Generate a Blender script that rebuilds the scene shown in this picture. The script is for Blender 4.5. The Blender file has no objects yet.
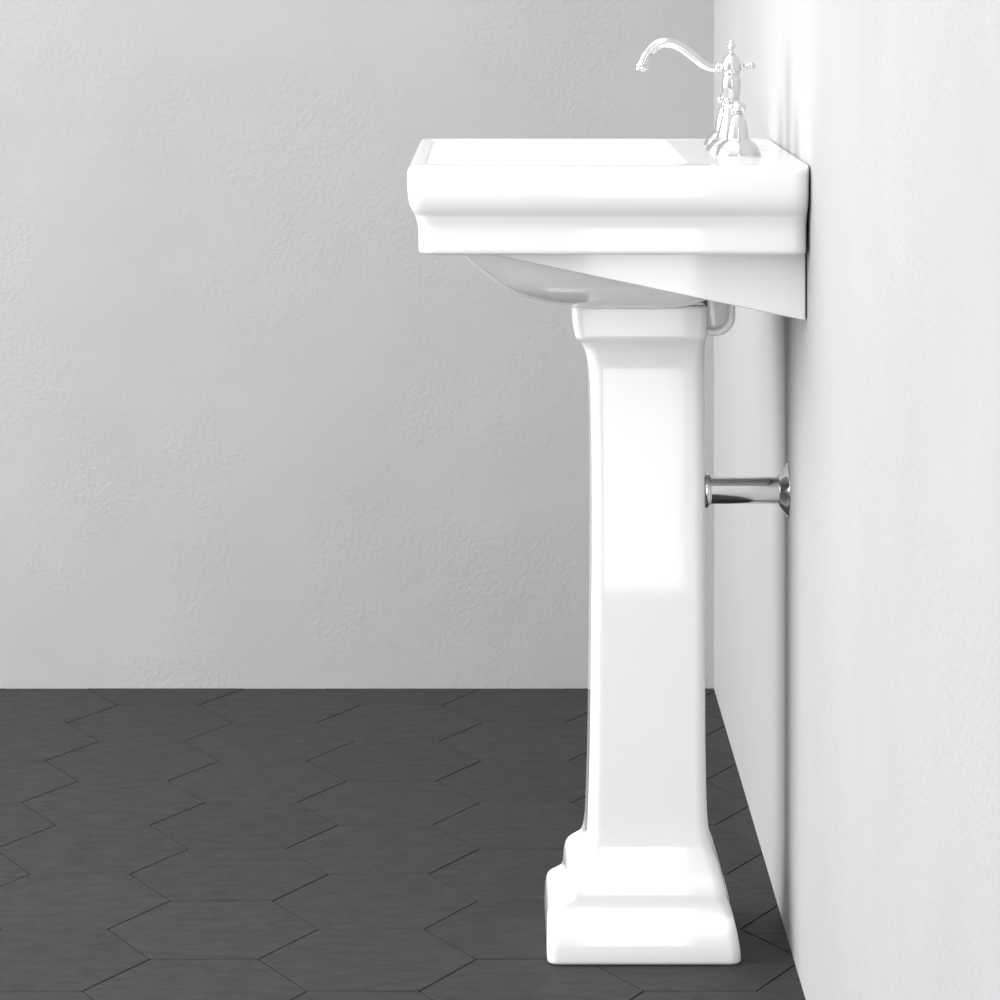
import bpy, bmesh, math, random
from mathutils import Vector, Matrix
random.seed(4)
S = bpy.context.scene
COL = S.collection
PI = math.pi

# ---------------------------------------------------------------- layout (metres)
F = 3030.0            # focal length in pixels of a 1000 px frame
CAMZ = 1.114          # camera height
WX = 0.3285           # plane of the wall the basin hangs on
YW = 4.653            # plane of the far plaster wall
YC = 3.449            # centre line of basin, pedestal and faucet
DECK = 0.8998         # top of the basin
X0 = 0.2635           # centre of the faucet

# ---------------------------------------------------------------- materials
def mat(name):
    m = bpy.data.materials.new(name); m.use_nodes = True
    nt = m.node_tree; b = nt.nodes['Principled BSDF']
    return m, nt, b

def noise(nt, scale, detail=4, rough=0.6, stretch=None):
    tc = nt.nodes.new('ShaderNodeTexCoord'); n = nt.nodes.new('ShaderNodeTexNoise')
    mp = nt.nodes.new('ShaderNodeMapping')
    if stretch: mp.inputs['Scale'].default_value = stretch
    nt.links.new(tc.outputs['Object'], mp.inputs['Vector'])
    nt.links.new(mp.outputs['Vector'], n.inputs['Vector'])
    n.inputs['Scale'].default_value = scale; n.inputs['Detail'].default_value = detail
    n.inputs['Roughness'].default_value = rough
    return n

def ramp(nt, fac, c0, c1, p0=0.35, p1=0.65):
    r = nt.nodes.new('ShaderNodeValToRGB')
    r.color_ramp.elements[0].position = p0; r.color_ramp.elements[1].position = p1
    r.color_ramp.elements[0].color = (*c0, 1); r.color_ramp.elements[1].color = (*c1, 1)
    nt.links.new(fac, r.inputs['Fac']); return r

def bump(nt, b, h, strength, dist, prev=None):
    bp = nt.nodes.new('ShaderNodeBump')
    bp.inputs['Strength'].default_value = strength; bp.inputs['Distance'].default_value = dist
    nt.links.new(h, bp.inputs['Height'])
    if prev: nt.links.new(prev.outputs['Normal'], bp.inputs['Normal'])
    nt.links.new(bp.outputs['Normal'], b.inputs['Normal']); return bp

def plaster():
    m, nt, b = mat('grey_plaster')
    n1 = noise(nt, 3.0, 5, .6)
    r = ramp(nt, n1.outputs['Fac'], (.405, .405, .405), (.435, .435, .435), .3, .7)
    nt.links.new(r.outputs['Color'], b.inputs['Base Color'])
    b.inputs['Roughness'].default_value = .85
    b.inputs['Specular IOR Level'].default_value = .25
    n2 = noise(nt, 130, 5, .6); n3 = noise(nt, 5, 3, .5)
    mask = ramp(nt, n3.outputs['Fac'], (0, 0, 0), (1, 1, 1), .34, .60)
    mul = nt.nodes.new('ShaderNodeMath'); mul.operation = 'MULTIPLY'
    nt.links.new(n2.outputs['Fac'], mul.inputs[0]); nt.links.new(mask.outputs['Color'], mul.inputs[1])
    p = bump(nt, b, mul.outputs[0], .24, .006)
    n4 = noise(nt, 9, 2, .5)
    bump(nt, b, n4.outputs['Fac'], .05, .01, p)
    return m

def ceramic():
    m, nt, b = mat('white_ceramic')
    b.inputs['Base Color'].default_value = (.90, .90, .90, 1)
    b.inputs['Roughness'].default_value = .06
    b.inputs['Coat Weight'].default_value = .15; b.inputs['Coat Roughness'].default_value = .03
    n = noise(nt, 14, 1, .4); bump(nt, b, n.outputs['Fac'], .02, .004)
    return m

def chrome():
    m, nt, b = mat('chrome')
    b.inputs['Base Color'].default_value = (.66, .66, .66, 1)
    b.inputs['Metallic'].default_value = 1
    n = noise(nt, 40, 2, .5)
    r = ramp(nt, n.outputs['Fac'], (.05, .05, .05), (.09, .09, .09))
    nt.links.new(r.outputs['Color'], b.inputs['Roughness'])
    return m

def slate():
    m, nt, b = mat('dark_slate_tile')
    n = noise(nt, 26, 6, .65, (1, 2.6, 1))
    r = ramp(nt, n.outputs['Fac'], (.015, .015, .0152), (.034, .034, .0345), .3, .7)
    at = nt.nodes.new('ShaderNodeAttribute'); at.attribute_name = 'tile_shade'
    mx = nt.nodes.new('ShaderNodeMixRGB'); mx.blend_type = 'MULTIPLY'; mx.inputs['Fac'].default_value = 1
    nt.links.new(r.outputs['Color'], mx.inputs['Color1']); nt.links.new(at.outputs['Color'], mx.inputs['Color2'])
    nt.links.new(mx.outputs['Color'], b.inputs['Base Color'])
    b.inputs['Roughness'].default_value = .62
    b.inputs['Specular IOR Level'].default_value = .35
    bump(nt, b, n.outputs['Fac'], .7, .006)
    return m

def flat(name, c, rough=.8):
    m, nt, b = mat(name)
    n = noise(nt, 50, 3, .5)
    r = ramp(nt, n.outputs['Fac'], tuple(v*.9 for v in c), tuple(min(1, v*1.1) for v in c))
    nt.links.new(r.outputs['Color'], b.inputs['Base Color'])
    b.inputs['Roughness'].default_value = rough
    return m

PLASTER, CERAMIC, CHROME, SLATE = plaster(), ceramic(), chrome(), slate()
GROUT = flat('black_grout', (.006, .006, .006), .9)

# ---------------------------------------------------------------- mesh helpers
def obj(name, bm, m, parent=None, smooth=True, sharp=50, loc=None):
    bmesh.ops.recalc_face_normals(bm, faces=bm.faces)
    me = bpy.data.meshes.new(name)
    if smooth:
        for f in bm.faces: f.smooth = True
        for e in bm.edges:
            if len(e.link_faces) == 2 and e.calc_face_angle(0) > math.radians(sharp): e.smooth = False
    bm.to_mesh(me); bm.free()
    for x in (m if isinstance(m, (list, tuple)) else [m]): me.materials.append(x)
    o = bpy.data.objects.new(name, me); COL.objects.link(o)
    if parent: o.parent = parent
    if loc: o.location = loc
    return o

def empty(name, loc, label, cat, group=None):
    o = bpy.data.objects.new(name, None); COL.objects.link(o)
    o.empty_display_size = .05; o.location = loc
    o['label'] = label; o['category'] = cat
    if group: o['group'] = group
    return o

def struct(name, bm, m, smooth=False):
    o = obj(name, bm, m, None, smooth); o['kind'] = 'structure'; return o

def bx(bm, x0, x1, y0, y1, z0, z1):
    vs = [bm.verts.new((x, y, z)) for z in (z0, z1) for x, y in ((x0, y0), (x1, y0), (x1, y1), (x0, y1))]
    for f in ((0, 1, 2, 3), (7, 6, 5, 4), (0, 4, 5, 1), (1, 5, 6, 2), (2, 6, 7, 3), (3, 7, 4, 0)):
        bm.faces.new([vs[i] for i in f])

def catmull(keys, n):
    out = []
    for i in range(len(keys)-1):
        p0 = keys[max(i-1, 0)]; p1 = keys[i]; p2 = keys[i+1]; p3 = keys[min(i+2, len(keys)-1)]
        for k in range(n):
            t = k/n
            out.append(tuple(.5*((2*b)+(-a+c)*t+(2*a-5*b+4*c-d)*t*t+(-a+3*b-3*c+d)*t**3)
                             for a, b, c, d in zip(p0, p1, p2, p3)))
    out.append(tuple(keys[-1])); return out

def rrect(xf, xb, hw, r, n=8):
    """rounded rectangle, xf = front edge, xb = wall side, half width hw; r or (r_front, r_back)"""
    rf, rb = (r if isinstance(r, tuple) else (r, r))
    pts = []
    for cx, cy, a, rr in ((xb-rb, hw-rb, 0, rb), (xf+rf, hw-rf, PI/2, rf), (xf+rf, -hw+rf, PI, rf), (xb-rb, -hw+rb, 1.5*PI, rb)):
        for i in range(n+1):
            t = a+PI/2*i/n
            pts.append((cx+rr*math.cos(t), cy+rr*math.sin(t)))
    # support points next to each corner keep the long sides flat under smooth shading
    out = []; m = len(pts)
    for i, p in enumerate(pts):
        out.append(p)
        if i % (n+1) == n:
            q = pts[(i+1) % m]
            for t in (.015, .06, .5, .94, .985): out.append((p[0]+(q[0]-p[0])*t, p[1]+(q[1]-p[1])*t))
    return out

def loft(bm, rings, cap0=True, cap1=True):
    R = [[bm.verts.new(p) for p in r] for r in rings]
    n = len(R[0])
    for a, b in zip(R, R[1:]):
        for i in range(n):
            bm.faces.new((a[i], a[(i+1) % n], b[(i+1) % n], b[i]))
    if cap0: bm.faces.new(R[0][::-1])
    if cap1: bm.faces.new(R[-1])
    return R

def lathe(bm, prof, center=(0, 0, 0), axis='Z', n=40):
    """prof: (radius, height) list"""
    rings = []
    for r, h in prof:
        ring = []
        for i in range(n):
            a = 2*PI*i/n; c, s = r*math.cos(a), r*math.sin(a)
            v = {'Z': (c, s, h), 'X': (h, c, s), 'Y': (c, h, s)}[axis]
            ring.append(tuple(v[k]+center[k] for k in range(3)))
        rings.append(ring)
    loft(bm, rings)

def tube(bm, path, n=20):
    """path: (x, z, r) in the plane y=0"""
    rings = []
    for i, (x, z, r) in enumerate(path):
        a = path[max(i-1, 0)]; b = path[min(i+1, len(path)-1)]
        t = Vector((b[0]-a[0], 0, b[1]-a[1])).normalized()
        u = Vector((0, 1, 0)); w = t.cross(u)
        rings.append([tuple(Vector((x, 0, z)) + r*(math.cos(2*PI*k/n)*u+math.sin(2*PI*k/n)*w)) for k in range(n)])
    loft(bm, rings)

# ---------------------------------------------------------------- the set
YN = 1.40   # the wall and the floor of the set end here, towards the camera
XL = -2.6
bm = bmesh.new(); bx(bm, WX, WX+.12, YN, YW+.12, -.06, 2.3); struct('wall_right', bm, PLASTER)
bm = bmesh.new(); bx(bm, XL, WX, YW, YW+.12, -.06, 2.3); struct('wall_back', bm, PLASTER)

# floor of regular hexagonal tiles (one mesh: pattern)
A = .1217; ROW = A*math.sqrt(3)/2
bm = bmesh.new(); bx(bm, XL, WX, YN, YW, -.06, -.0022)
lay = bm.loops.layers.color.new('tile_shade')
for f in bm.faces: f.material_index = 1
def clip(poly, inside, cut):
    out = []
    for i, p in enumerate(poly):
        q = poly[(i+1) % len(poly)]
        if inside(p): out.append(p)
        if inside(p) != inside(q): out.append(cut(p, q))
    return out
def clip_all(poly):
    for ax, v, sg in ((0, XL, 1), (0, WX, -1), (1, YN, 1), (1, YW, -1)):
        if not poly: return poly
        poly = clip(poly, lambda p: (p[ax]-v)*sg >= -1e-9,
                    lambda p, q: tuple(p[k]+(q[k]-p[k])*(v-p[ax])/(q[ax]-p[ax]) for k in (0, 1)))
    return poly
g = .0009
for k in range(-20, 15):
    for j in range(-10, 5):
        cx = -.148+3*A*j+(0 if k % 2 else 1.5*A); cy = 3.2835+ROW*k
        polys = []
        for e, z in ((g, -.0022), (g, -.0006), (g+.0004, 0)):
            rr = A-e/math.cos(PI/6)
            p = [(cx+rr*math.cos(PI/3*i), cy+rr*math.sin(PI/3*i)) for i in range(6)]
            polys.append((clip_all(p), z))
        if any(len(p) < 3 for p, z in polys) or len({len(p) for p, z in polys}) > 1: continue
        dz = random.uniform(-.00012, .00012); s = random.uniform(.94, 1.05)
        tx, ty = random.uniform(-.0007, .0007), random.uniform(-.0007, .0007)
        rings = [[(x, y, z+(dz+(x-cx)*tx+(y-cy)*ty if z > -.001 else 0)) for x, y in p] for p, z in polys]
        n0 = len(bm.faces)
        loft(bm, rings, cap0=False)
        bm.faces.ensure_lookup_table()
        for f in bm.faces[n0:]:
            for l in f.loops: l[lay] = (s, s, s, 1)
            f.normal_update()
            if abs(f.normal.z) < .2: f.material_index = 1
struct('floor', bm, [SLATE, GROUT])

# ---------------------------------------------------------------- pedestal
ped = empty('pedestal', (.16, 3.463, 0), 'white glossy ceramic pedestal with a stepped foot, standing on the dark floor under the basin', 'pedestal')
# z, front x, back x, half width, corner radius
K = [
 (.0000, .0560, .2655, .0935, .010), (.0012, .0538, .2677, .0957, .011), (.0045, .0525, .2687, .0970, .012),
 (.0160, .0520, .2677, .0965, .012), (.0260, .0522, .2660, .0950, .013), (.0330, .0524, .2648, .0932, .014),
 (.0385, .0526, .2635, .0898, .014),
 (.0420, .0527, .2625, .0855, .014),
 (.0440, .0528, .2620, .0808, .014),
 (.0460, .0530, .2616, .0770, .014),
 (.0500, .0535, .2605, .0744, .014),
 (.0550, .0548, .2588, .0732, .014),
 (.0590, .0580, .2575, .0727, .014),
 (.0625, .0650, .2562, .0725, .014),
 (.0660, .0706, .2553, .0724, .014),
 (.0700, .0724, .2545, .0722, .014),
 (.0760, .0732, .2530, .0712, .014),
 (.0820, .0736, .2512, .0694, .014),
 (.0880, .0742, .2495, .0668, .014),
 (.0940, .0754, .2478, .0648, .014),
 (.0990, .0778, .2464, .0636, .014),
 (.1030, .0822, .2450, .0627, .014),
 (.1070, .0890, .2435, .0619, .014),
 (.1110, .0938, .2418, .0611, .014),
 (.1200, .0966, .2388, .0598, .014),
 (.1320, .0980, .2362, .0587, .014),
 (.1450, .0987, .2345, .0579, .014),
 (.1700, .0996, .2330, .0574, .013), (.2300, .1012, .2318, .0571, .013), (.3200, .1024, .2312, .0570, .012),
 (.4200, .1034, .2310, .0568, .012), (.5200, .1036, .2310, .0568, .012), (.6000, .1028, .2310, .0570, .012), (.6350, .1018, .2310, .0577, .013), (.6550, .1004, .2310, .0588, .014),
 (.6680, .0984, .2310, .0600, .014), (.6770, .0958, .2311, .0612, .014), (.6840, .0925, .2313, .0634, .013), (.6885, .0893, .2316, .0654, .012),
 (.6910, .0868, .2320, .0668, .010), (.6930, .0854, .2323, .0676, .009), (.6960, .0843, .2325, .0681, .009), (.7080, .0820, .2326, .0686, .009), (.7180, .0812, .2326, .0686, .009), (.7250, .0814, .2325, .0684, .009),
 (.7280, .0822, .2320, .0676, .009), (.7292, .0842, .2308, .0660, .009)]
rings = []
for z, xf, xb, hw, r in catmull(K, 3):
    pts = rrect(xf, xb, hw, r, 8)[:-5]
    # open channel in the back, as on cast pedestals
    c = .033; xi = .128
    n = len(pts)
    out = pts[:]  # pts ends at back-near corner (x=xb, y=-hw+r) and starts at (xb, hw-r)
    out = [(xb, c)] + out + [(xb, -c), (xb-.002, -c+.002), (xi, -c+.002), (xi, c-.002), (xb-.002, c-.002)]
    rings.append([(x-.16, y, z) for x, y in out])
bm = bmesh.new(); loft(bm, rings)
bmesh.ops.triangulate(bm, faces=[f for f in bm.faces if len(f.verts) > 4])
obj('pedestal_body', bm, CERAMIC, ped, sharp=60)

# ---------------------------------------------------------------- washbasin
bas = empty('washbasin', (WX, YC, .80), 'wide white ceramic washbasin with a stepped rim, hung on the right wall above the pedestal', 'washbasin')
HWR = .258; XF = -.0981; XBK = .3270
def oring(z, o, s=1.25, r=.016): return (z, XF+o, XBK-o*.12, HWR-o*s, r)
K = [(.7300, .115, .200, .050, .03), (.7304, .095, .212, .070, .04), (.7330, .065, .224, .095, .05), (.7385, .040, .231, .115, .05), (.7450, .021, .238, .132, .05),
     (.7535, .006, .245, .148, .05), (.7620, -.006, .250, .158, .05), (.7725, -.018, .254, .167, .05), (.7835, -.030, .257, .174, .045),
     (.7940, -.0395, .259, .180, .04), (.8040, -.0480, .261, .184, .035)]
bot = catmull(K, 3)
O = [(.8042, .0190), (.8046, .0160), (.8060, .0130), (.8090, .0117), (.8170, .0115), (.8290, .0113), (.8365, .0105), (.8415, .0092), (.8465, .0078),
     (.8500, .0058), (.8545, .0036), (.8605, .0017), (.8690, .0004), (.8800, .0), (.8900, .0), (.8945, .0004), (.8975, .0016), (.8990, .0032), (.8997, .0055), (.8998, .009)]
mid = catmull([oring(z, o) for z, o in O], 3)
I = [(.8998, -.083, .203, .226, .030), (.8993, -.0805, .2005, .2235, .030), (.8975, -.0785, .1985, .2215, .030), (.8930, -.0770, .1970, .2200, .032),
     (.8700, -.0710, .1930, .2120, .040), (.8400, -.0600, .1880, .1980, .050), (.8100, -.0400, .1830, .1730, .055), (.7850, -.0110, .1800, .1480, .055),
     (.7660, .0150, .1770, .1200, .050), (.7540, .0420, .1700, .0850, .040), (.7485, .0750, .1500, .0450, .025), (.7470, .0950, .1300, .0180, .015)]
inn = catmull(I, 3)
rings = [[(x-WX, y, z-.80) for x, y in rrect(xf, xb, hw, r)] for z, xf, xb, hw, r in bot+mid+inn]
bm = bmesh.new(); loft(bm, rings)
obj('basin_bowl', bm, CERAMIC, bas, sharp=60)

# wedge shaped support under the basin, against the wall
hb = .210; xw = .3268
prof = [(-.020, .8046), (-.018, .8040), (-.012, .8026), (.1232, .7742), (.300, .7370), (.3200, .7330), (.3240, .7322), (.3264, .7320), (xw, .7332), (xw, .8046)]
prof = [(x-WX, z-.80) for x, z in prof]
bm = bmesh.new()
rings = []
for y, ins in ((-hb, .0015), (-hb+.0006, .0006), (-hb+.002, 0), (hb-.002, 0), (hb-.0006, .0006), (hb, .0015)):
    cx = sum(p[0] for p in prof)/len(prof); 
    rings.append([(x + (ins if i < 3 else (-ins if x > -.01 else 0)), y, z + (ins if z < .0035 else 0)) for i, (x, z) in enumerate(prof)])
R = loft(bm, rings)
bmesh.ops.triangulate(bm, faces=[f for f in bm.faces if len(f.verts) > 4])
obj('support_wedge', bm, CERAMIC, bas, sharp=25)

# rounded hollow lug behind the pedestal top
def lug_outline(s):
    x0, x1, z1, z0, r = .2328+s*0, .2645-s, .765, .6945+s, .022-s*.6
    pts = [(x0, z1), (x0, z0+.001)]
    for i in range(13):
        a = -PI/2+PI/2*i/12
        pts.append((x1-r+r*math.cos(a), z0+r+r*math.sin(a)))
    pts.append((x1, z1))
    return pts
bm = bmesh.new()
rings = []
yl = .045
for y, s in ((yl, .003), (yl-.003, 0), (-yl+.003, 0), (-yl+.0008, .0009), (-yl, .003), (-yl, .0055), (-yl+.0015, .007), (-yl+.010, .0078), (-yl+.011, .011)):
    rings.append([(x-WX, y, z-.80) for x, z in lug_outline(s)])
loft(bm, rings)
obj('mounting_lug', bm, CERAMIC, bas, sharp=60)

# ---------------------------------------------------------------- faucet
fau = empty('faucet', (X0, YC, DECK), 'chrome faucet with a swan-neck spout, column and two side valves, standing on the basin deck', 'faucet')
bm = bmesh.new()
P = [(.0290, 0), (.0292, .001), (.0285, .004), (.0262, .008), (.0225, .0118), (.0190, .0138), (.0186, .0142), (.0186, .0152), (.0170, .0162),
     (.0166, .0180), (.0158, .0215), (.0138, .029), (.0116, .037), (.0100, .045), (.0090, .052), (.0086, .0570), (.0088, .0578), (.0098, .0582), (.0100, .0592), (.0098, .0602),
     (.0090, .0606), (.0092, .062), (.0100, .066), (.0110, .072), (.0113, .077), (.0108, .082), (.0096, .0860), (.0092, .0870), (.0104, .0874), (.0106, .0886), (.0104, .0896)]
lathe(bm, P)
obj('column', bm, CHROME, fau, sharp=40)
bm = bmesh.new()
P = [(.0102, .0896), (.0114, .0912), (.0117, .0945), (.0116, .0985), (.0112, .1015), (.0106, .1022), (.0100, .1040), (.0088, .1070), (.0066, .1092), (.0052, .1099), (.0044, .1100)]
lathe(bm, P); obj('valve_cap', bm, CHROME, fau, sharp=40)
bm = bmesh.new()
P = [(.0046, .1100), (.0048, .1108), (.0032, .1116), (.0024, .1125), (.0022, .1150), (.0026, .1168), (.0042, .1176), (.0050, .1188), (.0052, .1200), (.0046, .1214), (.0032, .1226), (.0026, .1232), (.0030, .1242), (.0028, .1254), (.0014, .1264), (.0003, .1266)]
lathe(bm, P, n=28); obj('finial', bm, CHROME, fau)
# small ball-ended lever towards the wall
bm = bmesh.new()
P = [(.0050, .0095), (.0052, .0110), (.0050, .0128), (.0030, .0136), (.0022, .0145), (.0020, .0165), (.0028, .0175), (.0030, .0182), (.0040, .0192)]
P += [(.0046*math.sin(a), .0228-.0046*math.cos(a)) for a in [PI*k/10 for k in range(4, 11)]]
P[-1] = (.0002, P[-1][1])
lathe(bm, P, center=(0, 0, .0972), axis='X', n=28); obj('side_lever', bm, CHROME, fau)
# spout
def pp(cx, cy, r):   # offsets measured on the spout's own plane, in metres from the faucet base
    px, py = 620+cx/5, 20+cy/5
    return ((px-500)*YC/F-X0, CAMZ-(py+37)*YC/F-DECK, r)
path = [pp(525, 236, .0052), pp(500, 238, .0050), pp(484, 240, .0046), pp(460, 239, .0046), pp(430, 229, .0049), pp(395, 206, .0052), pp(355, 173, .0054), pp(310, 139, .0056),
        pp(268, 119, .0057), pp(228, 112, .0058), pp(190, 120, .0060), pp(158, 145, .0061), pp(133, 180, .0061), pp(117, 214, .0060), pp(112, 226, .0060)]
bm = bmesh.new(); tube(bm, catmull(path, 4)); obj('spout', bm, CHROME, fau)
bm = bmesh.new()
tube(bm, [pp(498, 238, .0053), pp(496, 238, .0066), pp(492, 239, .0068), pp(487, 239.5, .0066), pp(485, 240, .0050)])
obj('spout_ring', bm, CHROME, fau, sharp=35)
bm = bmesh.new()
tube(bm, [pp(114, 222, .0062), pp(113, 225, .0074), pp(111, 230, .0078), pp(108, 236, .0078), pp(106, 240, .0070), pp(105, 243, .0062), pp(103, 250, .0064), pp(102, 254, .0060), pp(102, 254.5, .0045), pp(103, 250, .0040)])
obj('nozzle', bm, CHROME, fau, sharp=35)
# two side valves
for sy in (-1, 1):
    e = (0, sy*.092, 0)
    bm = bmesh.new()
    P = [(.0252, 0), (.0256, .001), (.0250, .004), (.0232, .0090), (.0200, .0135), (.0160, .0170), (.0134, .0184), (.0130, .0188), (.0128, .0196), (.0122, .0200),
         (.0120, .024), (.0112, .030), (.0098, .0365), (.0080, .0418), (.0068, .0448), (.0060, .0460), (.0040, .0462)]
    lathe(bm, P, center=e); b = obj('valve_body', bm, CHROME, fau, sharp=40)
    bm = bmesh.new()
    P = [(.0040, .0462), (.0062, .0466), (.0064, .0474), (.0044, .0482), (.0044, .0494), (.0074, .0508), (.0084, .0530), (.0086, .0550), (.0080, .0575), (.0060, .0592), (.0044, .0597), (.0040, .0606), (.0022, .0614), (.0002, .0616)]
    n = 48; rings = []
    for r, h in P:
        fl = .0009 if .0505 < h < .0590 else 0
        rings.append([((r+fl*math.cos(8*2*PI*i/n))*math.cos(2*PI*i/n)+e[0], (r+fl*math.cos(8*2*PI*i/n))*math.sin(2*PI*i/n)+e[1], h) for i in range(n)])
    loft(bm, rings); obj('valve_knob', bm, CHROME, b, sharp=40)

# ---------------------------------------------------------------- waste pipe
ZP = .5124
pipe = empty('waste_pipe', (WX, YC+.008, ZP), 'horizontal chrome waste pipe joining the pedestal to a flared collar on the right wall', 'pipe')
bm = bmesh.new(); lathe(bm, [(.0128, -.190), (.0153, -.190), (.0153, -.003), (.0128, -.003)], axis='X'); obj('tube', bm, CHROME, pipe, sharp=40)
bm = bmesh.new()
lathe(bm, [(.0148, -.0975), (.0185, -.0972), (.0196, -.0962), (.0198, -.0950), (.0198, -.0905), (.0194, -.0894), (.0182, -.0890), (.0172, -.0889), (.0170, -.0880), (.0150, -.0878)], axis='X')
obj('nut', bm, CHROME, pipe, sharp=40)
bm = bmesh.new()
lathe(bm, [(.0155, -.0108), (.0170, -.0106), (.0178, -.0100), (.0196, -.0085), (.0252, -.0043), (.0292, -.0018), (.0310, -.0010), (.0312, -.0004), (.0310, 0), (.015, 0)], axis='X')
obj('wall_flange', bm, CHROME, pipe, sharp=40)

# ---------------------------------------------------------------- light: a bright open studio
w = bpy.data.worlds.new('studio'); S.world = w; w.use_nodes = True
nt = w.node_tree; bg = nt.nodes['Background']
tc = nt.nodes.new('ShaderNodeTexCoord'); sp = nt.nodes.new('ShaderNodeSeparateXYZ')
nt.links.new(tc.outputs['Generated'], sp.inputs[0])
mr = nt.nodes.new('ShaderNodeMapRange'); mr.inputs['From Min'].default_value = -.6; mr.inputs['From Max'].default_value = .9
mr.inputs['To Min'].default_value = .22; mr.inputs['To Max'].default_value = 1.20
nt.links.new(sp.outputs['Z'], mr.inputs['Value']); nt.links.new(mr.outputs['Result'], bg.inputs['Strength'])
bg.inputs['Color'].default_value = (1, 1, 1, 1)

def area(name, loc, target, sx, sy, power):
    L = bpy.data.lights.new(name, 'AREA'); L.shape = 'RECTANGLE'; L.size = sx; L.size_y = sy; L.energy = power
    o = bpy.data.objects.new(name, L); COL.objects.link(o); o.location = loc
    o.rotation_euler = (Vector(target)-Vector(loc)).to_track_quat('-Z', 'Y').to_euler()
area('side_softbox', (-3.4, 3.1, 1.7), (.3, 3.3, .7), 3.8, 2.8, 150)
area('front_softbox', (1.5, -.5, .88), (1.5, 2, .88), 2.6, 2.84, 72)
area('overhead_fill', (-.4, 2.8, 2.9), (-.2, 3.1, 0), 2.2, 1.6, 19)  # added fill from above, brightens the basin deck

# ---------------------------------------------------------------- camera
cam = bpy.data.cameras.new('camera'); co = bpy.data.objects.new('camera', cam); COL.objects.link(co)
co.location = (0, 0, CAMZ); co.rotation_euler = (PI/2, 0, 0)
cam.sensor_width = 36; cam.lens = 36*F/1000; cam.shift_y = -.537; cam.clip_start = .05; cam.clip_end = 50
S.camera = co
S.view_settings.view_transform = 'Standard'; S.view_settings.look = 'None'
S.view_settings.gamma = 1; S.view_settings.use_curve_mapping = False
S.view_settings.exposure = 0.46
